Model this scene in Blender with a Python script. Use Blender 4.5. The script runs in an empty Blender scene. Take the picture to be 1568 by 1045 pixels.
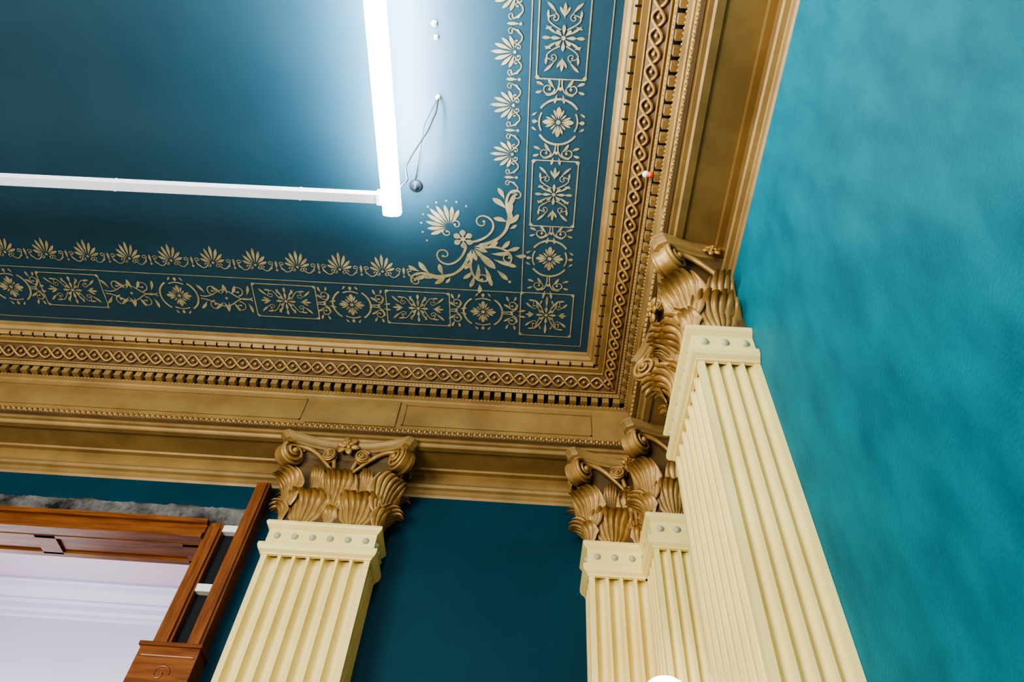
import bpy, math, random, mathutils
from mathutils import Vector, Matrix
random.seed(4)
H=3.0; CZ=1.6
pi=math.pi; cos=math.cos; sin=math.sin
def W(x,y,z): return (H*x,H*y,CZ+H*z)
CX=.0885; CY=.7765; PW=.1505
XW=CX+PW; YW=CY+PW
XL=-1.5; YN=-1.0

# ---------------- materials ----------------
def mat(name,c1,c2=None,rough=.5,metal=0.,scale=4.,stretch=(1,1,1),rot=(0,0,0),bump=0.,bscale=60.,emit=None,es=0.,detail=4.,spec=.5,lo=.35,hi=.65,bd=.01):
    m=bpy.data.materials.new(name); m.use_nodes=True
    nt=m.node_tree; b=nt.nodes['Principled BSDF']
    b.inputs['Roughness'].default_value=rough; b.inputs['Metallic'].default_value=metal
    b.inputs['Specular IOR Level'].default_value=spec
    tc=nt.nodes.new('ShaderNodeTexCoord'); mp=nt.nodes.new('ShaderNodeMapping')
    mp.inputs['Scale'].default_value=stretch; mp.inputs['Rotation'].default_value=rot
    nt.links.new(tc.outputs['Object'],mp.inputs['Vector'])
    if c2 is None: c2=c1
    n=nt.nodes.new('ShaderNodeTexNoise'); n.inputs['Scale'].default_value=scale; n.inputs['Detail'].default_value=detail
    n.inputs['Roughness'].default_value=.6
    nt.links.new(mp.outputs['Vector'],n.inputs['Vector'])
    r=nt.nodes.new('ShaderNodeValToRGB')
    r.color_ramp.elements[0].color=(*c1,1); r.color_ramp.elements[1].color=(*c2,1)
    r.color_ramp.elements[0].position=lo; r.color_ramp.elements[1].position=hi
    nt.links.new(n.outputs['Fac'],r.inputs['Fac']); nt.links.new(r.outputs['Color'],b.inputs['Base Color'])
    if bump>0:
        n2=nt.nodes.new('ShaderNodeTexNoise'); n2.inputs['Scale'].default_value=bscale; n2.inputs['Detail'].default_value=5
        nt.links.new(tc.outputs['Object'],n2.inputs['Vector'])
        bp=nt.nodes.new('ShaderNodeBump'); bp.inputs['Strength'].default_value=bump; bp.inputs['Distance'].default_value=bd
        nt.links.new(n2.outputs['Fac'],bp.inputs['Height']); nt.links.new(bp.outputs['Normal'],b.inputs['Normal'])
    if emit:
        b.inputs['Emission Color'].default_value=(*emit,1); b.inputs['Emission Strength'].default_value=es
    return m
M_ceil=mat('ceiling_paint',(.020,.068,.104),(.027,.083,.122),rough=.5,scale=1.5,bump=.08,bscale=30,spec=.6)
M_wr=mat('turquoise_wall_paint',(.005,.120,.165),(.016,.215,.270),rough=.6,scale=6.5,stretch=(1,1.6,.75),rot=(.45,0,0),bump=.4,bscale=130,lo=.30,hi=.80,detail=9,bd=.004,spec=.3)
M_wb=mat('shaded_turquoise_wall_paint',(.003,.042,.068),(.005,.054,.084),rough=.65,scale=2,bump=.1,bscale=90,bd=.004,spec=.3)  # same turquoise paint, darkened: the back wall's shade is in the colour
M_gold=mat('gold_paint',(.265,.170,.065),(.36,.24,.095),rough=.52,metal=.12,scale=5,bump=.1,bscale=50,bd=.005)
M_shadebrown=mat('shade_brown',(.11,.065,.024),(.16,.10,.036),rough=.6,metal=.1)  # dark brown puts recess shade into the colour behind raised ornament
M_goldd=mat('gold_leaf_ornament',(.33,.195,.066),(.45,.285,.105),rough=.42,metal=.22,scale=16,bump=.12,bscale=90,bd=.004)
M_dark=mat('gap_shade',(.012,.014,.016),rough=.8)  # near-black standing in for the shade inside gaps
M_sten=mat('stencil_gold',(.30,.26,.15),(.46,.40,.24),rough=.5,scale=20)
M_cream=mat('cream_paint',(.79,.64,.265),(.85,.71,.32),rough=.45,scale=3)
M_stud=mat('stud_grey',(.42,.44,.30),rough=.5)
M_wood=mat('oak_wood',(.16,.050,.014),(.30,.110,.032),rough=.38,scale=5,stretch=(12,12,1),detail=6)
M_woodh=mat('oak_wood_head',(.16,.050,.014),(.30,.110,.032),rough=.38,scale=5,stretch=(1,12,12),detail=6)
M_stone=mat('rough_masonry',(.012,.012,.014),(.30,.28,.27),rough=.9,scale=7,bump=1.,bscale=18,detail=8,lo=.38,hi=.75)
M_white=mat('white_paint',(.74,.72,.82),rough=.5)
M_shim=mat('white_shim',(.8,.78,.74),rough=.6)
M_floor=mat('floor_wood',(.30,.22,.15),(.40,.30,.2),rough=.5,stretch=(1,8,1))
M_alu=mat('glowing_white_aluminium',(.75,.76,.82),rough=.35,emit=(.9,.92,1.),es=.3)  # faint glow added to an unlit bar
M_tube=mat('led_diffuser',(.9,.9,.9),emit=(.93,.97,1.),es=40)
M_tubeup=mat('led_uplight_diffuser',(.9,.9,.9),emit=(.90,.96,1.),es=150)
M_globe=mat('opal_globe',(.9,.9,.9),emit=(1.,.95,.9),es=8)
M_brass=mat('brass',(.5,.35,.12),rough=.3,metal=.9)
M_blk=mat('cable_black',(.02,.03,.04),rough=.5)
M_red=mat('orange_plastic',(.8,.12,.02),rough=.4)

# ---------------- mesh builder ----------------
class MB:
    def __init__(s): s.v=[]; s.f=[]
    def quadgrid(s,rows,closed=False):
        b=len(s.v); n=len(rows[0])
        for r in rows: s.v.extend(r)
        for i in range(len(rows)-1):
            for j in range(n if closed else n-1):
                k=(j+1)%n
                s.f.append((b+i*n+j,b+i*n+k,b+(i+1)*n+k,b+(i+1)*n+j))
    def poly(s,pts):
        b=len(s.v); s.v.extend(pts); s.f.append(tuple(range(b,b+len(pts))))
    def hexa(s,p):
        b=len(s.v); s.v.extend(p)
        for q in ((0,1,2,3),(7,6,5,4),(0,4,5,1),(1,5,6,2),(2,6,7,3),(3,7,4,0)): s.f.append(tuple(b+i for i in q))
    def box(s,F,a0,a1,b0,b1,c0,c1):
        s.hexa([F(a0,b0,c0),F(a1,b0,c0),F(a1,b1,c0),F(a0,b1,c0),F(a0,b0,c1),F(a1,b0,c1),F(a1,b1,c1),F(a0,b1,c1)])
    def tube(s,pts,rad,n=6,cap=True):
        P=[Vector(p) for p in pts]; rows=[]
        up=Vector((.13,.21,.97))
        for i,p in enumerate(P):
            t=(P[min(i+1,len(P)-1)]-P[max(i-1,0)])
            if t.length<1e-9: t=Vector((1,0,0))
            t.normalize()
            a=t.cross(up)
            if a.length<.15: a=t.cross(Vector((1,.1,0)))
            a.normalize(); b=t.cross(a)
            r=rad(i/(len(P)-1)) if callable(rad) else rad
            rows.append([tuple(p+a*(r*cos(2*pi*k/n))+b*(r*sin(2*pi*k/n))) for k in range(n)])
        s.quadgrid(rows,True)
        if cap: s.poly(rows[0]); s.poly(rows[-1])
    def ball(s,c,r,nu=8,nv=5,sc=(1,1,1)):
        rows=[]
        for i in range(nv+1):
            th=pi*i/nv
            rows.append([(c[0]+r*sc[0]*sin(th)*cos(2*pi*k/nu),c[1]+r*sc[1]*sin(th)*sin(2*pi*k/nu),c[2]+r*sc[2]*cos(th)) for k in range(nu)])
        s.quadgrid(rows,True)
    def obj(s,name,m,parent=None,smooth=False,fix=True):
        me=bpy.data.meshes.new(name); me.from_pydata(s.v,[],s.f); me.update()
        if fix:
            import bmesh
            bm=bmesh.new(); bm.from_mesh(me)
            bmesh.ops.recalc_face_normals(bm,faces=bm.faces); bm.to_mesh(me); bm.free()
        me.materials.append(m)
        if smooth: me.shade_smooth()
        o=bpy.data.objects.new(name,me); bpy.context.collection.objects.link(o)
        if parent: o.parent=parent
        return o
def empty(name,loc=(0,0,0)):
    e=bpy.data.objects.new(name,None); bpy.context.collection.objects.link(e); e.empty_display_size=.1
    return e
ID=lambda a,b,c:W(a,b,c)

# ---------------- room shell ----------------
z0_=-CZ/H
m=MB(); m.box(ID,XL,XW+.05,YN,YW+.05,1.0,1.03); m.obj('ceiling',M_ceil)
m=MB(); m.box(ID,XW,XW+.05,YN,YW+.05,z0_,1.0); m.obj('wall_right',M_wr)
DX0=-.95; DX1=-.484; DZ=.671
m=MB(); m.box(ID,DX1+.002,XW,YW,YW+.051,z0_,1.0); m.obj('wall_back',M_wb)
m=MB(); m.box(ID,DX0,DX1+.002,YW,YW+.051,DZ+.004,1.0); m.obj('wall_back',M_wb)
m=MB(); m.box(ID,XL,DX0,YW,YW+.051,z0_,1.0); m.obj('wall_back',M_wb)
m=MB(); m.box(ID,XL,XW+.05,YN-.3,1.7,z0_-.03,z0_); m.obj('floor',M_floor)

# ---------------- cornice / beam (trim) ----------------
trim=empty('trim_1')
prof=[(0,0),(0,.005),(.004,.0065),(.008,.011),(.012,.012),(.012,.0155),(.018,.0165),(.020,.0165),(.021,.0195),(.0285,.0195),(.030,.021),
(.054,.041),(.0555,.0405),(.0585,.0455),(.059,.047),(.0725,.047),(.0725,.060),(.069,.0605),(.069,.064),(.0735,.066),(.0755,.068),(.0755,.139),
(.072,.141),(.068,.144),(.0665,.149),(.068,.154),(.072,.156),(.074,.157),(.074,.161),(.079,.162),(.081,.1645),(.081,.168),(.090,.168),(.092,.165),
(.133,.165),(.135,.168),(.143,.168),(.146,.170),(.146,.188),(.142,.190),(.1395,.195),(.141,.200),(.146,.202),(.146,.208),(.1485,.210),(PW,.214)]
def BK(s,p,h): return W(s,CY+p,1-h)
def RT(s,p,h): return W(CX+p,s,1-h)
m=MB()
rows=[]
for p,h in prof: rows.append([W(XL,CY+p,1-h),W(CX+p,CY+p,1-h),W(CX+p,YN,1-h)])
m.quadgrid(rows); o=m.obj('cornice_profile',M_gold,trim,fix=False)
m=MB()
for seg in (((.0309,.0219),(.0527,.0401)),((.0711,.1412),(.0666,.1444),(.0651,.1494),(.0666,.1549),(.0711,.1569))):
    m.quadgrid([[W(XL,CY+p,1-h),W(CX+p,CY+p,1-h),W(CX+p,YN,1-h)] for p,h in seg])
m.obj('shaded_ground',M_shadebrown,trim,fix=False)  # dark strips paint the shade behind guilloche and carved row
runs=[(BK,XL,CX,1),(RT,YN,CY,-1)]
m=MB(); md=MB(); mg=MB(); mo=MB(); mp=MB(); mb=MB()
for F,s0,s1,_ in runs:
    L=s1-s0; n=int((L+.010)/.0205)
    for i in range(n):
        a=s1+.012-i*.0205
        m.hexa([F(a-.0175,.0105,.013),F(a,.0105,.013),F(a,.0145,.0185),F(a-.0175,.0145,.0185),
                F(a-.0175,.0155,.0115),F(a,.0155,.0115),F(a,.0185,.0165),F(a-.0175,.0185,.0165)])
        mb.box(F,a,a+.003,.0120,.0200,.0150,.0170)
    per=.044; e1=s1+.042
    N=int((e1-s0)/per*12)
    tx,th=.768,.64; nx,nh=-.64,.768
    for ph in (0,pi):
        pts=[]
        for i in range(N+1):
            s=e1-i*per/12; c=2*pi*i/12+ph
            lat=.0090*cos(c); lift=.0028+.0013*sin(c)
            pts.append(F(s,.042+tx*lat+nx*lift,.031+th*lat+nh*lift))
        mg.tube(pts,.0022*H,5)
    s=e1
    while s>s0:
        c=F(s,.042+nx*.002,.031+nh*.002); mg.ball(c,.0032*H,6,4)
        s-=per/2
    for q in (.0305,.0535):
        f=(q-.030)/.024; mg.tube([F(s1+q,q-.0005,.021+f*.02+.0006),F(s0,q-.0005,.021+f*.02+.0006)],.0013*H,5)
    n=int((s1+.06-s0)/.0185)
    for i in range(n):
        a=s1+.0600-i*.0185
        md.box(F,a-.0110,a,.0605,.0730,.0465,.0590)
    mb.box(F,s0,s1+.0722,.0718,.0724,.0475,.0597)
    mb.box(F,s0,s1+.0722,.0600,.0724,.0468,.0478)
    s=s1+.066
    while s>s0:
        mo.ball(F(s,.069,.0622),.0020*H,6,4); mo.ball(F(s,.0575,.0438),.0016*H,6,3); s-=.0062
    s=s1+.064
    while s>s0:
        c=F(s,.0665,.149); mo.ball(c,.0042*H,8,5,(.75,.75,1.0))
        mo.ball(F(s-.0045,.0660,.1455),.0020*H,6,4); mo.ball(F(s-.0045,.0660,.1528),.0020*H,6,4); s-=.009
m.obj('bead_and_reel',M_gold,trim); mg.obj('guilloche',M_goldd,trim,True); md.obj('dentils',M_gold,trim)
mb.obj('dentil_shadow_board',M_dark,trim); mo.obj('carved_ornament',M_goldd,trim,True)  # dark strips colour shade into the bead and dentil gaps
m=MB()
def frame(F,a0,a1,h0,h1,t=.0018,p=.0755):
    d=.0018
    for (x0,x1,y0,y1) in ((a0,a1,h0,h0+t),(a0,a1,h1-t,h1),(a0,a0+t,h0,h1),(a1-t,a1,h0,h1)):
        m.box(F,x0,x1,p-d,p+.0005,y0,y1)
frame(BK,-1.4,-.385,.078,.128); frame(BK,-.215,.100,.078,.128)
frame(RT,.66,.80,.078,.128); frame(RT,-.9,.46,.078,.128)
m.box(BK,-.375,-.225,.0725,.0758,.073,.134)
m.box(RT,.49,.63,.0725,.0758,.073,.134)
m.obj('frieze_panels',M_gold,trim)

# ---------------- ceiling stencil ----------------
sten=MB(); ZS=1-.0006; CNT=[0]
def lowered(p):
    return (p[0],p[1],p[2]-(CNT[0]%60)*1.2e-5)
def emitpoly(f,pts): CNT[0]+=1; sten.poly([lowered(f(*p)) for p in pts])
def rib(f,pts,w):
    CNT[0]+=1
    n=len(pts); L=[];R=[]
    for i,(x,y) in enumerate(pts):
        x0,y0=pts[max(i-1,0)]; x1,y1=pts[min(i+1,n-1)]
        dx,dy=x1-x0,y1-y0; l=math.hypot(dx,dy) or 1
        ww=(w(i/(n-1)) if callable(w) else w)/2
        L.append(lowered(f(x-dy/l*ww,y+dx/l*ww))); R.append(lowered(f(x+dy/l*ww,y-dx/l*ww)))
    sten.quadgrid([L,R])
def petal(f,x,y,ang,l,w,base=0.,bend=0.):
    c,s=cos(ang),sin(ang)
    def P(t,q):
        xx=base+l*t; yy=q+bend*l*t*t
        return (x+c*xx-s*yy,y+s*xx+c*yy)
    A=[];B=[]
    for i in range(9):
        t=i/8; ww=w/2*sin(pi*t**1.5)**.8 if 0<i<8 else 0
        A.append(P(t,ww))
        if 0<i<8: B.append(P(t,-ww))
    CNT[0]+=1
    L=[lowered(f(*a)) for a in A]; R=[L[0]]+[lowered(f(*b)) for b in B]+[L[-1]]
    sten.quadgrid([L,R])
def disc(f,x,y,r,n=10): emitpoly(f,[(x+r*cos(2*pi*i/n),y+r*sin(2*pi*i/n)) for i in range(n)])
def spiral(f,x,y,r0,a0,turn,w,end=.25):
    n=int(10+abs(turn)*14); pts=[]
    for i in range(n+1):
        t=i/n; r=r0*(1-(1-end)*t); a=a0+2*pi*turn*t
        pts.append((x+r*cos(a),y+r*sin(a)))
    rib(f,pts,lambda t:w*(1-.4*t)); disc(f,pts[-1][0],pts[-1][1],w*.9,8)
def bez(p0,p1,p2,p3,n=12):
    o=[]
    for i in range(n+1):
        t=i/n;u=1-t
        o.append(tuple(u**3*a+3*u*u*t*b+3*u*t*t*c+t**3*d for a,b,c,d in zip(p0,p1,p2,p3)))
    return o
def shift(g,a,b,sa=1,sb=1):
    return lambda x,y:g(a+sa*x,b+sb*y)
def gb(a,b): return W(a,CY-b,ZS)
def gr(a,b): return W(CX-b,a,ZS)
BC=.0740
def rectorn(f,L,Hh):
    a,b=L/2,Hh/2; t=.0018
    out=[(-a,-b),(a,-b),(a,b),(-a,b)]
    for i in range(4):
        p,q=out[i],out[(i+1)%4]; rib(f,[p,q],t)
        disc(f,p[0]*.965,p[1]*.965,.0034,4)
    ai,bi=a-.006,b-.006
    for sx in (-1,1):
        for sy in (-1,1):
            g=shift(f,0,0,sx,sy)
            rib(g,bez((.010,.004),(.02,bi*.9),(ai*.55,bi*.95),(ai*.6,bi*.45)),lambda t:.0018*(1-.3*t))
            spiral(g,ai*.52,bi*.45,.0055,0,-.9,.0015)
            petal(g,ai*.62,bi*.35,.65,ai*.42,.0038,0,.12); petal(g,ai*.45,bi*.72,.35,.013,.0034,0,-.2)
            petal(g,.004,.006,1.15,bi*.75,.0034,0,-.15)
            petal(g,ai*.30,bi*.55,1.9,.010,.0028)
    for k in range(8):
        petal(f,0,0,k*pi/4,.011 if k%2 else .014,.0046,.003)
    disc(f,0,0,.0028)
    for sx in (-1,1):
        g=shift(f,0,0,sx,1)
        petal(g,ai*.5,0,0,ai*.42,.0044)
        for sy in(-1,1): petal(g,ai*.55,0,sy*.5,ai*.3,.0034)
        g=shift(f,0,0,1,sx); petal(g,0,.015,pi/2,bi-.014,.0045)
def ovalorn(f):
    R=.0310
    for s in (0,pi):
        rib(f,[(R*1.04*cos(s+t),R*sin(s+t)) for t in [(-.95+1.9*i/16) for i in range(17)]],.0032)
    for s in (pi/2,-pi/2):
        rib(f,[(R*.86*cos(s+t),R*.86*sin(s+t)) for t in [(-.5+1.0*i/8) for i in range(9)]],.0024)
        petal(f,0,0,s,.009,.0055,R*.9)
        for q in(-.6,.6): petal(f,R*.7*cos(s+q*1.1),R*.95*sin(s),s-q,.009,.0032)
    for k in range(4):
        a=k*pi/2
        petal(f,0,0,a,.018,.0070,.004)
        for q in(-.38,.38): petal(f,0,0,a+q,.014,.0032,.005)
        petal(f,0,0,a+pi/4,.011,.0028,.004)
    disc(f,0,0,.0032)
def conn(f,gap):
    g2=gap/2
    for sy in (-1,1):
        g=shift(f,0,0,1,sy)
        if gap<.05:
            spiral(g,0,.0165,.0090,-pi/2,1.05,.0022)
            rib(g,bez((-g2,.002),(-g2*.3,.001),(g2*.4,.004),(g2*.6,.010)),.0020)
            petal(g,0,.007,2.3,.017,.0045,0,.2); petal(g,g2*.6,.004,.2,g2*1.1,.004)
            petal(g,-g2*.3,.022,2.2,.012,.0042,0,-.2); petal(g,g2*.2,.024,1.0,.010,.0040,0,.2)
            petal(g,g2*.3,.006,.9,.014,.0040,0,.3)
        else:
            rib(g,bez((-g2*.95,.003),(-g2*.5,-.004*sy),(-g2*.3,.02),(0,.016),14)+bez((0,.016),(g2*.3,.012),(g2*.5,-.01),(g2*.95,.003),14),.0022)
            spiral(g,-g2*.45,.016,.0105,-pi/2,-1.05,.0022); spiral(g,g2*.45,.016,.0105,-pi/2,1.05,.0022)
            for q,an in((-.75,2.0),(-.15,2.2),(-.15,1.0),(.2,.9),(.75,1.1),(.05,1.6)): petal(g,g2*q,.008,an,.020,.0054,0,.2)
    disc(f,0,0,.0026,8)
back=[('o',-1.11),('r',-1.005),('o',-.896),('r',-.789),('o',-.605),('r',-.4227),('o',-.311),('r',-.199),('o',-.0905),('c',.0145)]
right=[('r',-.18),('o',-.07),('r',.04),('o',.15),('r',.262),('o',.374),('r',.484),('o',.594),('c',.7025)]
hw={'r':.054,'o':.034,'c':.043}
for g,seq in((gb,back),(gr,right)):
    for i,(k,a) in enumerate(seq):
        f=shift(g,a,BC)
        if k=='r': rectorn(f,.106,.066)
        elif k=='o': ovalorn(f)
        elif g is gb: rectorn(f,.086,.086)
        if i+1<len(seq):
            k2,a2=seq[i+1]; e0=a+hw[k]; e1=a2-hw[k2]
            conn(shift(g,(e0+e1)/2,BC),e1-e0)
for b,w in((.0125,.0014),(.116,.0015)):
    sten.quadgrid([[W(XL,CY-b-w/2,ZS),W(CX-b-w/2,CY-b-w/2,ZS),W(CX-b-w/2,YN,ZS)],[W(XL,CY-b+w/2,ZS),W(CX-b+w/2,CY-b+w/2,ZS),W(CX-b+w/2,YN,ZS)]])
def palm(f,k=1.):
    for i in range(-3,4):
        petal(f,0,.007*k,pi/2+i*.44,(.028-.0035*abs(i))*k,.0050*k,.004*k,-.10*(1 if i>0 else -1 if i<0 else 0))
    for s in(-1,1):
        g=shift(f,0,0,s,1)
        spiral(g,.006*k,.002*k,.0045*k,pi/2,-.9,.0017*k)
    disc(f,0,.007*k,.0024*k,8)
def link(f):
    for s in(-1,1):
        g=shift(f,0,0,s,1)
        rib(g,bez((.024,.003),(.016,-.008),(.008,.004),(.006,.012)),.0018)
        spiral(g,.0095,.013,.0045,pi,-.85,.0016)
        petal(g,.014,.001,2.6,.009,.003)
        spiral(g,.022,.006,.004,-pi/2,.8,.0015)
    petal(f,0,.002,pi/2,.017,.0042); disc(f,0,.001,.0022,8)
x=-.2535
while x>XL+.1:
    palm(shift(gb,x,.136)); link(shift(gb,x-.0347,.134)); x-=.0695
link(shift(gb,-.2535+.0347,.134))
y=.424
while y>YN+.1:
    palm(shift(gr,y,.130)); link(shift(gr,y-.0355,.129)); y-=.071
link(shift(gr,.424+.0355,.129))
r2=math.sqrt(.5)
def gc(q,r): return W(CX-(r*r2)-q*r2, CY-(r*r2)+q*r2, ZS)
f=gc
pf_=shift(f,0,.326)
for i in range(-4,5):
    petal(pf_,0,0,pi/2+i*.33,.036-.0022*abs(i),.0065,.006,-.08*(1 if i>0 else -1 if i<0 else 0))
    disc(pf_,.0455*cos(pi/2+i*.33),.0455*sin(pi/2+i*.33)-.001*abs(i),.0018,6)
for s in(-1,1): spiral(shift(f,0,0,s,1),.010,.322,.0075,pi/2,-.9,.0022)
for k in range(6): petal(shift(f,0,.297),0,0,k*pi/3+.2,.0135,.0095,.003)
disc(f,0,.297,.004)
for s in(-1,1):
    g=shift(f,0,0,s,1)
    rib(g,bez((.006,.285),(.030,.268),(.062,.275),(.055,.300),18),lambda t:.0042*(1-.35*t)); spiral(g,.043,.298,.012,0,.95,.0026)
    rib(g,bez((.012,.272),(.045,.252),(.072,.262),(.085,.285),18),lambda t:.0055*(1-.3*t))
    rib(g,bez((.085,.285),(.095,.305),(.116,.312),(.120,.296),16),lambda t:.0045*(1-.3*t)); spiral(g,.113,.295,.007,0,-.8,.0022)
    for q,r,an,l,w in((.060,.266,.25,.030,.009),(.070,.268,-.1,.024,.008),(.078,.276,.55,.030,.009),(.088,.290,.15,.026,.008),(.086,.290,1.5,.026,.009),(.095,.303,1.1,.020,.007),(.072,.272,1.9,.022,.008),(.066,.262,-.4,.014,.005)):
        petal(g,q,r,an,l,w,0,.18)
    rib(g,bez((.004,.268),(.032,.262),(.048,.225),(.026,.218),16),lambda t:.0042*(1-.3*t)); spiral(g,.029,.227,.0095,-pi/2,-.9,.0024)
    for q,r,an,l in((.030,.246,-.2,.022),(.036,.238,-.7,.022),(.014,.250,-.9,.030),(.010,.240,-1.25,.036),(.020,.224,-1.4,.020),(.040,.222,-1.0,.018),(.014,.262,-.4,.024)):
        petal(g,q,r,an,l,.0075,0,.2)
petal(f,0,.270,-pi/2,.046,.012); petal(f,0,.222,-pi/2,.026,.008); disc(f,0,.192,.0026,8)
for k in range(5): petal(shift(f,0,.278),0,0,-pi/2+(k-2)*.5,.022,.007,.004)
sten.obj('stencilled_ceiling_border',M_sten,None,fix=False)

# ---------------- pilasters ----------------
ZSH=CZ+.631*H; ZLF=CZ+.683*H; ZAB=CZ+.818*H; ZTOP=CZ+.8345*H
def flute_pts(p0,p1,nrm,nf,m0):
    p0=Vector(p0);p1=Vector(p1);nrm=Vector(nrm); L=(p1-p0).length; d=(p1-p0)/L
    pit=(L-2*m0)/nf; out=[p0]
    for i in range(nf):
        c=m0+pit*(i+.5); r=pit*.39
        for k in range(11):
            a=pi*k/10
            out.append(p0+d*(c-r*cos(a))-nrm*(r*1.5*sin(a)))
    return out
def leaf(mb,F,u0,d0,z0,ang,h,w,curl=2.5,lean=-.05,start=.36,nf=7):
    e=(cos(ang),sin(ang)); l=(-e[1],e[0]); K=80; L=h*1.5
    T=[];o=0.;z=0.
    for i in range(K+1):
        t=i/K
        th=lean if t<start else lean+curl*((t-start)/(1-start))**1.15
        T.append((o,z,th)); o+=L/K*sin(th); z+=L/K*cos(th)
    half=(nf-1)/2; per=8; nt=24
    cols=[]
    for k in range(nf):
        for c in range(per+1 if k==nf-1 else per): cols.append((k,-1+2*c/per))
    rows=[]
    for i in range(nt+1):
        t=i/nt; row=[]
        for k,x in cols:
            q=(k+ x*.5-half)/(half+.5)
            Lf=(1-.42*abs(q)**2.2)
            tt=t*Lf*(1-.20*abs(x)**2.5)
            p=tt*K; i0=min(int(p),K-1); fr=p-i0
            oo,zz,th=[T[i0][m_]*(1-fr)+T[i0+1][m_]*fr for m_ in range(3)]
            lat=q*w*.5*(.40+.58*sin(min(1,t*1.15)*pi/2))*(1+.06*sin(t*9.5))
            ridge=.080*w*(math.sqrt(max(0,1-.98*x*x)))*(.45+.55*t)*(1.3 if k==half else 1)
            back=-.10*w*q*q*(.6+.5*t)
            off=ridge+back-.012*w
            O=oo+cos(th)*off; Z=zz-sin(th)*off
            row.append(F(u0+e[0]*O+l[0]*lat,d0+e[1]*O+l[1]*lat,z0+Z))
        rows.append(row)
    mb.quadgrid(rows)
def volute(mb,F,u0,d0,z0,ang,R=.052,wd=.05):
    e=(cos(ang),sin(ang)); l=(-e[1],e[0]); n=60
    for sg in(-1,1):
        pts=[]
        for i in range(n+1):
            t=i/n; a=pi*.80-2*pi*2.0*t; r=R*(1-.80*t**.9)
            oo=r*cos(a);zz=r*sin(a); lt=sg*wd*.5*(1+.45*t)
            pts.append(F(u0+e[0]*oo+l[0]*lt,d0+e[1]*oo+l[1]*lt,z0+zz))
        mb.tube(pts,lambda t:R*.15*(1-.45*t),8)
        c=F(u0+l[0]*sg*wd*.72,d0+l[1]*sg*wd*.72,z0); mb.ball(c,R*.24,12,8)
    rr=[[F(u0+e[0]*R*cos(k*pi/12)*q+l[0]*sg,d0+e[1]*R*cos(k*pi/12)*q+l[1]*sg,z0+R*sin(k*pi/12)*q) for k in range(24)] for q,sg in((.01,-wd*.60),(.4,-wd*.52),(.98,-wd*.42),(1.,-wd*.36),(.82,-.1*wd),(.92,0),(.82,.1*wd),(1.,wd*.36),(.98,wd*.42),(.4,wd*.52),(.01,wd*.60))]
    mb.quadgrid(rr,True)
def band(mb,F,w,D,pf):
    mb.quadgrid([[F(-w-o,0,z),F(-w-o,D+o,z),F(w+o,D+o,z),F(w+o,0,z)] for o,z in pf])
def rosette(mb,F,u,d,z,ang,r=.042):
    e=(cos(ang),sin(ang)); l=(-e[1],e[0])
    def fl(cu,cz,lift,pr,pa):
        rows=[]
        for i in range(7):
            th=pi*i/6
            row=[]
            for k in range(10):
                a=2*pi*k/10
                x=pr*1.25*cos(th); y=pr*.85*sin(th)*cos(a); n_=pr*.55*sin(th)*sin(a)
                lu=cu+x*cos(pa)-y*sin(pa); lz=cz+x*sin(pa)+y*cos(pa); oo=lift+n_
                row.append(F(u+l[0]*lu+e[0]*oo,d+l[1]*lu+e[1]*oo,z+lz))
            rows.append(row)
        mb.quadgrid(rows,True)
    for ring,(nn,rr,ps,lift) in enumerate(((6,.62,.40,0),(5,.32,.24,.25))):
        for k in range(nn):
            a=k*2*pi/nn+ring*.3+.2
            fl(r*rr*cos(a),r*rr*sin(a),r*lift,r*ps,a)
    mb.ball(F(u+e[0]*r*.35,d+e[1]*r*.35,z),r*.20,10,6)
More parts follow.
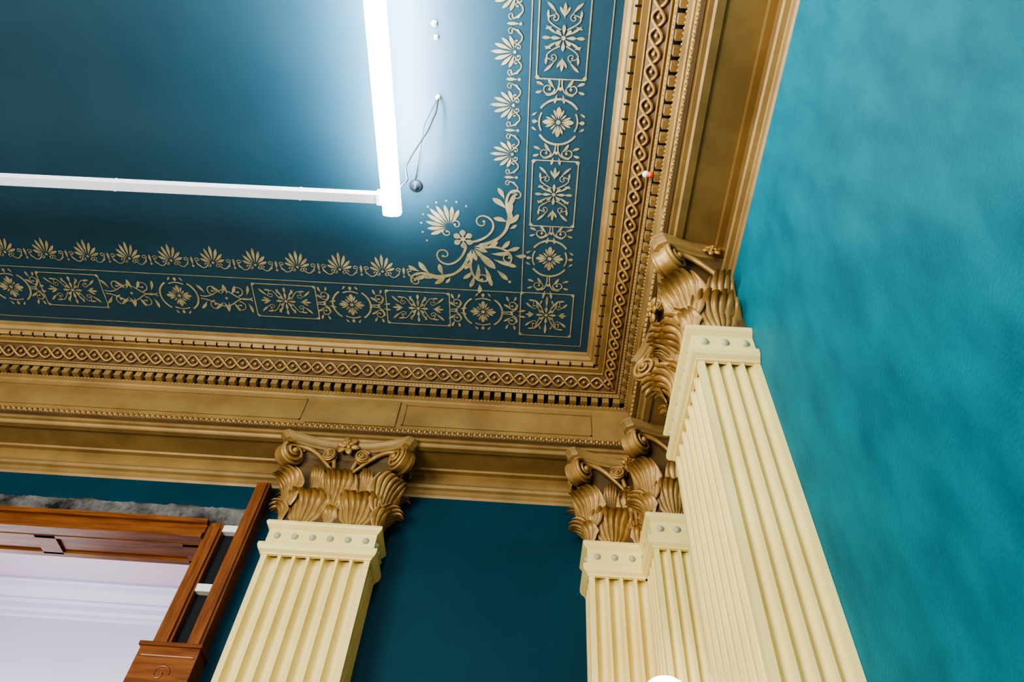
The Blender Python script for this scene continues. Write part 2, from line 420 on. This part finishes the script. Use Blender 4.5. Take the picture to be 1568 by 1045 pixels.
def pilaster(F0,w,D,nf,ns,parent,zf=0.0,sides=(-1,1),lo=None,hi=None):
    def F(u,d,z):
        if hi is not None: u=min(u,hi)
        if lo is not None: u=max(u,lo)
        return F0(u,max(d,.001),z)
    ring=flute_pts((-w,0,0),(-w,D,0),(-1,0,0),ns,.016)+flute_pts((-w,D,0),(w,D,0),(0,1,0),nf,.018)+flute_pts((w,D,0),(w,0,0),(1,0,0),ns,.016)+[Vector((w,0,0))]
    m=MB(); m.quadgrid([[F(p.x,p.y,z) for p in ring] for z in(zf,ZSH-.02)])
    m.obj('fluted_shaft',M_cream,parent,fix=False)
    m=MB()
    band(m,F,w,D,[(-.01,ZSH-.035),(.004,ZSH-.035),(.006,ZSH-.028),(.018,ZSH-.018),(.024,ZSH-.004),(.024,ZSH+.012),(.012,ZSH+.022),(.004,ZSH+.026),(.004,ZSH+.095),(.010,ZSH+.100),(.020,ZSH+.110),(.024,ZSH+.120),(.020,ZSH+.132),(.006,ZSH+.140),(-.02,ZSH+.141)])
    m.obj('necking',M_cream,parent,fix=False)
    m=MB()
    zd=ZSH+.060
    nd=max(4,int(round(2*w/.078)))
    for i in range(nd):
        u=-w+2*w*(i+.5)/nd; m.ball(F(u,D+.002,zd),.016,12,8)
    k=3
    for sg in sides:
        for i in range(k): m.ball(F(sg*(w+.002),D*(i+.5)/k,zd),.016,12,8)
    m.obj('studs',M_stud,parent,True)
    z0=ZLF-.012
    m=MB(); band(m,F,w,D,[(-.005,z0),(-.016,z0+.1),(-.014,z0+.25),(.0,ZAB-.04),(.03,ZAB)])
    m.box(F,-w-.02,w+.02,0,D+.02,ZAB-.01,ZTOP-.001)
    m.obj('bell',M_shadebrown,parent,fix=False)
    m=MB()
    for u in(-w*.51,w*.51): leaf(m,F,u,D+.002,z0,pi/2,.150,w*.96)
    leaf(m,F,0,D-.002,z0+.085,pi/2,.175,w*.80,2.5,.03,.42)
    leaf(m,F,0,D-.004,z0,pi/2,.075,w*.30,2.0,0,.4,3)
    for sg in sides:
        A=0 if sg>0 else pi
        leaf(m,F,sg*(w+.002),D*.5,z0,A,.150,min(D*1.0,w*.9))
        leaf(m,F,sg*(w*.97-.006),D-.008,z0,pi/2-sg*pi/4,.085,w*.36,2.2,0,.4,3)
        leaf(m,F,sg*(w*.96-.006),D-.010,z0+.08,pi/2-sg*pi/4,.175,w*.78,2.5,.10,.42)
        leaf(m,F,sg*(w-.002),D*.30,z0+.09,A,.165,D*.58,2.4,.03,.42,5)
        leaf(m,F,sg*w*.50,D-.010,z0+.19,pi/2,.10,w*.30,1.9,.1,.4,5)
    m.obj('acanthus_leaves',M_goldd,parent,True,fix=False)
    m=MB()
    for sg in sides:
        ang=pi/2-sg*pi/4
        volute(m,F,sg*(w+.036),D+.036,ZAB-.058,ang,.064,.062)
        volute(m,F,sg*w*.34,D+.028,ZAB-.045,pi/2+sg*1.35,.036,.028)
        pts=[F(sg*(w*.20+(w*.88)*t),D+.012+.030*t,ZAB-.13+.125*sin(pi*.60*t)) for t in [i/16 for i in range(17)]]
        m.tube(pts,lambda t:.008+.008*t,8)
        pts=[F(sg*(w*.16+w*.20*t),D+.014+.014*t,ZAB-.14+.125*sin(pi*.55*t)) for t in [i/10 for i in range(11)]]
        m.tube(pts,lambda t:.011-.003*t,8)
        pts=[F(sg*(w+.012+.034*t),D*.2+D*.85*t,ZAB-.13+.120*sin(pi*.60*t)) for t in [i/10 for i in range(11)]]
        m.tube(pts,lambda t:.009+.005*t,8)
    rosette(m,F,0,D+.052,ZAB+.008,pi/2,.052)
    for sg in sides: rosette(m,F,sg*(w+.062),D*.35,ZAB+.008,0 if sg>0 else pi,.034)
    m.obj('volutes',M_goldd,parent,True,fix=False)
    f=.110; U=w+f; V=D+f*.95
    out=[(-w-.055,0),(-w-.06,D*.35)]
    out+=[(-w-.07,D*.7),(-U+.005,V-.045),(-U+.022,V-.012),(-U+.05,V)]
    for i in range(1,16):
        t=i/16; x=(-U+.05)+(2*U-.1)*t; out.append((x,V-.066*sin(pi*t)**.8))
    out+=[(U-.05,V),(U-.022,V-.012),(U-.005,V-.045),(w+.07,D*.7),(w+.06,D*.35),(w+.055,0)]
    m=MB()
    pr=[(.90,ZAB-.006),(.905,ZAB+.006),(.95,ZAB+.011),(.955,ZAB+.022),(.985,ZAB+.032),(1.,ZAB+.036),(1.,ZTOP-.002)]
    rows=[[F(x*s,y*s if y>0 else 0,z) for x,y in out] for s,z in pr]
    m.quadgrid(rows); m.poly(rows[0]); m.poly(rows[-1])
    m.obj('abacus',M_gold,parent,fix=False)

def FB(cx): return lambda u,d,z:(H*cx+u,H*YW-d,z)
def FR(cy): return lambda u,d,z:(H*XW-d,H*cy+u,z)
p=empty('fluted_pilaster'); pilaster(FB(-.2917),.077*H,.056*H,7,3,p)
p=empty('fluted_pilaster'); pilaster(FR(.560),.0765*H,.066*H,7,4,p)
p=empty('corner_fluted_pilaster')
wb=(XW-.091)/2*H; pilaster(FB((XW+.091)/2),wb,.054*H,7,3,p,sides=(-1,),hi=wb-.002)
ws=(YW-.803)/2*H; pilaster(FR((YW+.803)/2),ws,.068*H,6,4,p,sides=(-1,),hi=ws-.002)

# ---------------- doorway ----------------
dr=empty('door_1')
m=MB()
m.box(ID,DX1,-.460,YW-.012,YW-.0005,z0_,DZ+.030)
m.box(ID,DX1+.004,-.464,YW-.016,YW-.012,z0_,DZ+.02)
m.box(ID,-.432,-.411,YW-.026,YW-.0005,z0_,.775)
m.box(ID,-.4285,-.4145,YW-.030,YW-.026,z0_,.770)
m.box(ID,DX0-.024,DX0,YW-.012,YW-.0005,z0_,DZ+.030)
m.obj('casing_upright',M_wood,dr)
m=MB()
m.box(ID,DX0,DX1,YW-.016,YW-.0005,DZ+.004,DZ+.030)
m.box(ID,DX0,DX1,YW-.022,YW-.0005,DZ+.022,DZ+.030)
m.box(ID,DX0,DX1,YW-.020,YW-.0005,DZ-.003,DZ+.006)
m.obj('casing_head',M_woodh,dr)
lining=empty('trim_3')
m=MB()
m.box(ID,DX0,DX1,YW-.0004,YW+.0515,DZ,DZ+.0038)
m.box(ID,DX0,DX1,YW-.0004,YW+.006,DZ-.004,DZ); m.box(ID,DX0,DX1,YW+.041,YW+.0515,DZ-.004,DZ)
for c in(DX0+.02,-.73,-.50):
    m.box(ID,c-.016,c+.016,YW,YW+.045,DZ-.004,DZ)
m.box(ID,DX1-.004,DX1+.0018,YW,YW+.0515,z0_,DZ)
m.obj('door_lining',M_woodh,lining)
m=MB()
m.box(ID,DX1-.002,-.408,YW-.032,YW-.0005,.430,.487); m.box(ID,DX1-.004,-.406,YW-.036,YW-.0005,.487,.492)
m.tube([W(-.480+.068*t/8,YW-.032,.475) for t in range(9)],.005,6)
m.tube([W(-.446+.012*cos(a/4)*(1-a/34),YW-.032,.452+.012*sin(a/4)*(1-a/34)) for a in range(30)],.004,6)
m.obj('carved_corner_block',M_woodh,dr)
m=MB()
for z in(.692,.589,.4985,.38,.26): m.box(ID,-.460,-.432,YW-.012,YW-.0005,z-.006,z+.006)
m.obj('shims',M_shim,dr)
m=MB(); m.box(ID,-.4595,-.4325,YW-.002,YW-.0004,z0_,.70); m.obj('gap_shade_sheet',M_dark,dr)  # thin dark sheet painting the shade between casing and outer board
m=MB(); rows=[]
nx=260; nz=10
for j in range(nz+1):
    r=[]
    for i in range(nx+1):
        x=-1.2+(.766)*i/nx; z=.7015+.0385*j/nz
        e=mathutils.noise.noise(Vector((x*60,z*60,0)))*.007+mathutils.noise.noise(Vector((x*180,z*180,5)))*.003
        zz=z+(mathutils.noise.noise(Vector((x*25,3,1)))*.006 if j==nz else 0)
        r.append(W(x,YW-.003-abs(e) if j not in(0,nz) else YW-.0003,zz))
    rows.append(r)
m.quadgrid(rows); m.obj('exposed_masonry_strip',M_stone,None,fix=False)

# adjoining white room
m=MB(); YF=1.55
m.box(ID,-1.9,-.2,YF,YF+.03,z0_,.95); m.obj('wall_far',M_white)
m=MB(); m.box(ID,-.23,-.2,YW+.051,YF,z0_,.95); m.obj('wall_far_side',M_white)
m=MB(); m.box(ID,-1.9,-.2,YW+.051,YF+.03,.95,.97); m.obj('ceiling_far',mat('lavender_ceiling',(.66,.53,.62),rough=.6))
m=MB()
pf=[(1.478,.9499),(1.478,.944),(1.486,.943),(1.492,.934),(1.506,.925),(1.515,.922),(1.515,.918),(1.527,.916),(1.530,.905),(1.538,.9),(1.540,.893),(1.5499,.892)]
m.quadgrid([[W(-1.9,y,z) for y,z in pf],[W(-.231,y,z) for y,z in pf]]); m.obj('trim_2',M_white,None,fix=False)

# ---------------- light fixtures ----------------
fx=empty('linear_pendant_light'); zf=.905
XT=-.2305*zf; YT=.530*zf; YB=.5075*zf
prof2=[(-.0125,.002),(-.0120,-.002),(-.0095,-.005),(0,-.007),(.0095,-.005),(.0120,-.002),(.0125,.002)]
m=MB(); rows=[[W(XT+a,y,zf+c) for a,c in prof2] for y in(YN,YT)]
m.quadgrid(rows); m.poly([W(XT+a,YT,zf+c) for a,c in prof2+[(.0125,.010),(-.0125,.010)]]); m.poly([W(XT+a,YN,zf+c) for a,c in prof2+[(.0125,.010),(-.0125,.010)]])
m.quadgrid([[W(XT+a,y,zf+c) for a,c in ((.0125,.002),(.0125,.008))] for y in(YN,YT)])
m.quadgrid([[W(XT+a,y,zf+c) for a,c in ((-.0125,.002),(-.0125,.008))] for y in(YN,YT)])
m.obj('led_tube',M_tube,fx)
m=MB(); m.quadgrid([[W(XT+a,y,zf+c) for a,c in ((-.0125,.008),(-.009,.0125),(.009,.0125),(.0125,.008))] for y in(YN,YT)])
m.obj('led_uplight',M_tubeup,fx)
m=MB(); m.box(ID,XT-.003,XT+.003,YN,YT-.002,zf+.0130,zf+.016)
m.box(ID,XL+.1,XT-.0130,YB-.008,YB+.005,zf,zf+.012)
for a in range(5):
    x=-.335-.26*a; m.box(ID,x-.0012,x+.0012,YB-.0086,YB+.0056,zf-.0006,zf+.0125)
m.box(ID,XT-.020,XT-.0130,YB-.010,YB+.007,zf-.001,zf+.014)
m.obj('aluminium_channel',M_alu,fx)
m=MB()
for x,y in((XT,.10),(XT,-.5),(-.9,YB),(-1.3,YB)):
    m.tube([W(x,y,zf+.013),W(x,y,1.0)],.002,5)
m.obj('suspension_wire',M_blk,fx)
def cpt(u,v,z=1.0):
    a=u-784;b=522-v
    wx=.998*a-.0544*b-36.4; wy=-.0237*a-.7957*b+680.1; wz=.0587*a+.6036*b+894.0
    return (wx/wz*z,wy/wz*z,z)
cb=empty('ceiling_cable')
pts=[]
P=[cpt(671,148,.997),cpt(668,170,.985),cpt(655,200,.97),cpt(632,235,.95),cpt(621,255,.935),cpt(624,275,.925),cpt(610,290,.915)]
for i in range(len(P)-1):
    for k in range(4):
        t=k/4; pts.append(W(*[P[i][q]*(1-t)+P[i+1][q]*t for q in range(3)]))
m=MB(); m.tube(pts,.0035,6); m.tube([W(*cpt(671,148,.997)),W(*cpt(650,190,.98)),W(*cpt(645,225,.985)),W(*cpt(636,275,.998))],.002,5); m.obj('wire',M_blk,cb,True)
for nm,u,v,r,mt in(('ceiling_hook',637,284,.030,M_blk),('ceiling_plate',665,35,.012,M_shim),('ceiling_plate',668,56,.010,M_shim),('ceiling_plate',671,148,.010,M_shim)):
    x,y,z=cpt(u,v); m=MB()
    c=W(x,y,z)
    rows=[[(c[0]+q*cos(k*pi/10),c[1]+q*sin(k*pi/10),c[2]-d) for k in range(20)] for q,d in((r,0),(r,.006),(r*.75,.012),(r*.3,.014),(r*.28,.03),(.0005,.032))]
    m.quadgrid(rows,True); m.obj(nm,mt,None,True)
m=MB(); c=W(.144,.4226,.948); m.ball(c,.014,10,6); o=m.obj('smoke_sensor',M_red,None,True)
m=MB(); m.ball((c[0]-.018,c[1],c[2]+.004),.015,10,6); m.obj('sensor_cap',M_shim,o,True)
sc=empty('globe_wall_sconce'); gx,gy,gz=.152,.74,.379
m=MB(); m.ball(W(gx,gy,gz),.080,24,16); m.obj('globe',M_globe,sc,True)
m=MB(); zz=gz-.034
m.tube([W(gx,gy,gz-.024),W(gx,gy,zz-.01),W(gx-.002,gy+.02,zz-.028),W(gx-.004,gy+.07,zz-.03),W(gx-.006,.860,zz-.02)],.010,8)
m.ball(W(gx-.006,.862,zz-.02),.045,14,8,(1,.5,1)); m.ball(W(gx,gy,gz-.028),.03,12,6,(1,1,.5))
m.obj('bracket',M_brass,sc,True)

# ---------------- lights ----------------
def area(name,loc,target,size,e,col=(1,1,1),sy=None):
    l=bpy.data.lights.new(name,'AREA'); l.energy=e; l.color=col; l.size=size
    if sy: l.shape='RECTANGLE'; l.size_y=sy
    o=bpy.data.objects.new(name,l); bpy.context.collection.objects.link(o); o.location=loc
    o.rotation_euler=(Vector(target)-Vector(loc)).to_track_quat('-Z','Y').to_euler(); return o
area('unseen_fill_light',(-3.4,-2.6,1.7),(0,2,3.2),2.0,240,(1,.95,.86))  # added soft fill from behind the camera, no window there
pl=bpy.data.lights.new('unseen_point_fill','POINT'); pl.energy=42; pl.color=(1,.96,.9); pl.shadow_soft_size=.12  # added unseen point light, brightens the right wall and near pilaster
po=bpy.data.objects.new('unseen_point_fill',pl); bpy.context.collection.objects.link(po); po.location=(-.95,-.55,3.0)
area('adjoining_room_light',(-3.2,3.7,3.0),(-2.6,4.4,4.3),1.2,26,(.93,.92,1))
wd=bpy.data.worlds.new('World'); bpy.context.scene.world=wd; wd.use_nodes=True
wd.node_tree.nodes['Background'].inputs[0].default_value=(1,.96,.90,1); wd.node_tree.nodes['Background'].inputs[1].default_value=.36

# ---------------- camera ----------------
cd=bpy.data.cameras.new('Camera'); cam=bpy.data.objects.new('Camera',cd); bpy.context.collection.objects.link(cam)
cd.sensor_width=36; cd.lens=1124/1568*36; cd.clip_start=.02
X=Vector((.998,-.0544,.0324)); Y=Vector((-.0237,-.7957,-.6051)); Z=X.cross(Y)
Z.normalize(); X.normalize(); Y=Z.cross(X)
R=Matrix((X,Y,Z))
cam.matrix_world=Matrix.Translation((0,0,CZ)) @ R.to_4x4()
bpy.context.scene.camera=cam
vs=bpy.context.scene.view_settings
vs.view_transform='AgX'
try: vs.look='AgX - High Contrast'
except Exception as ex: print(ex)
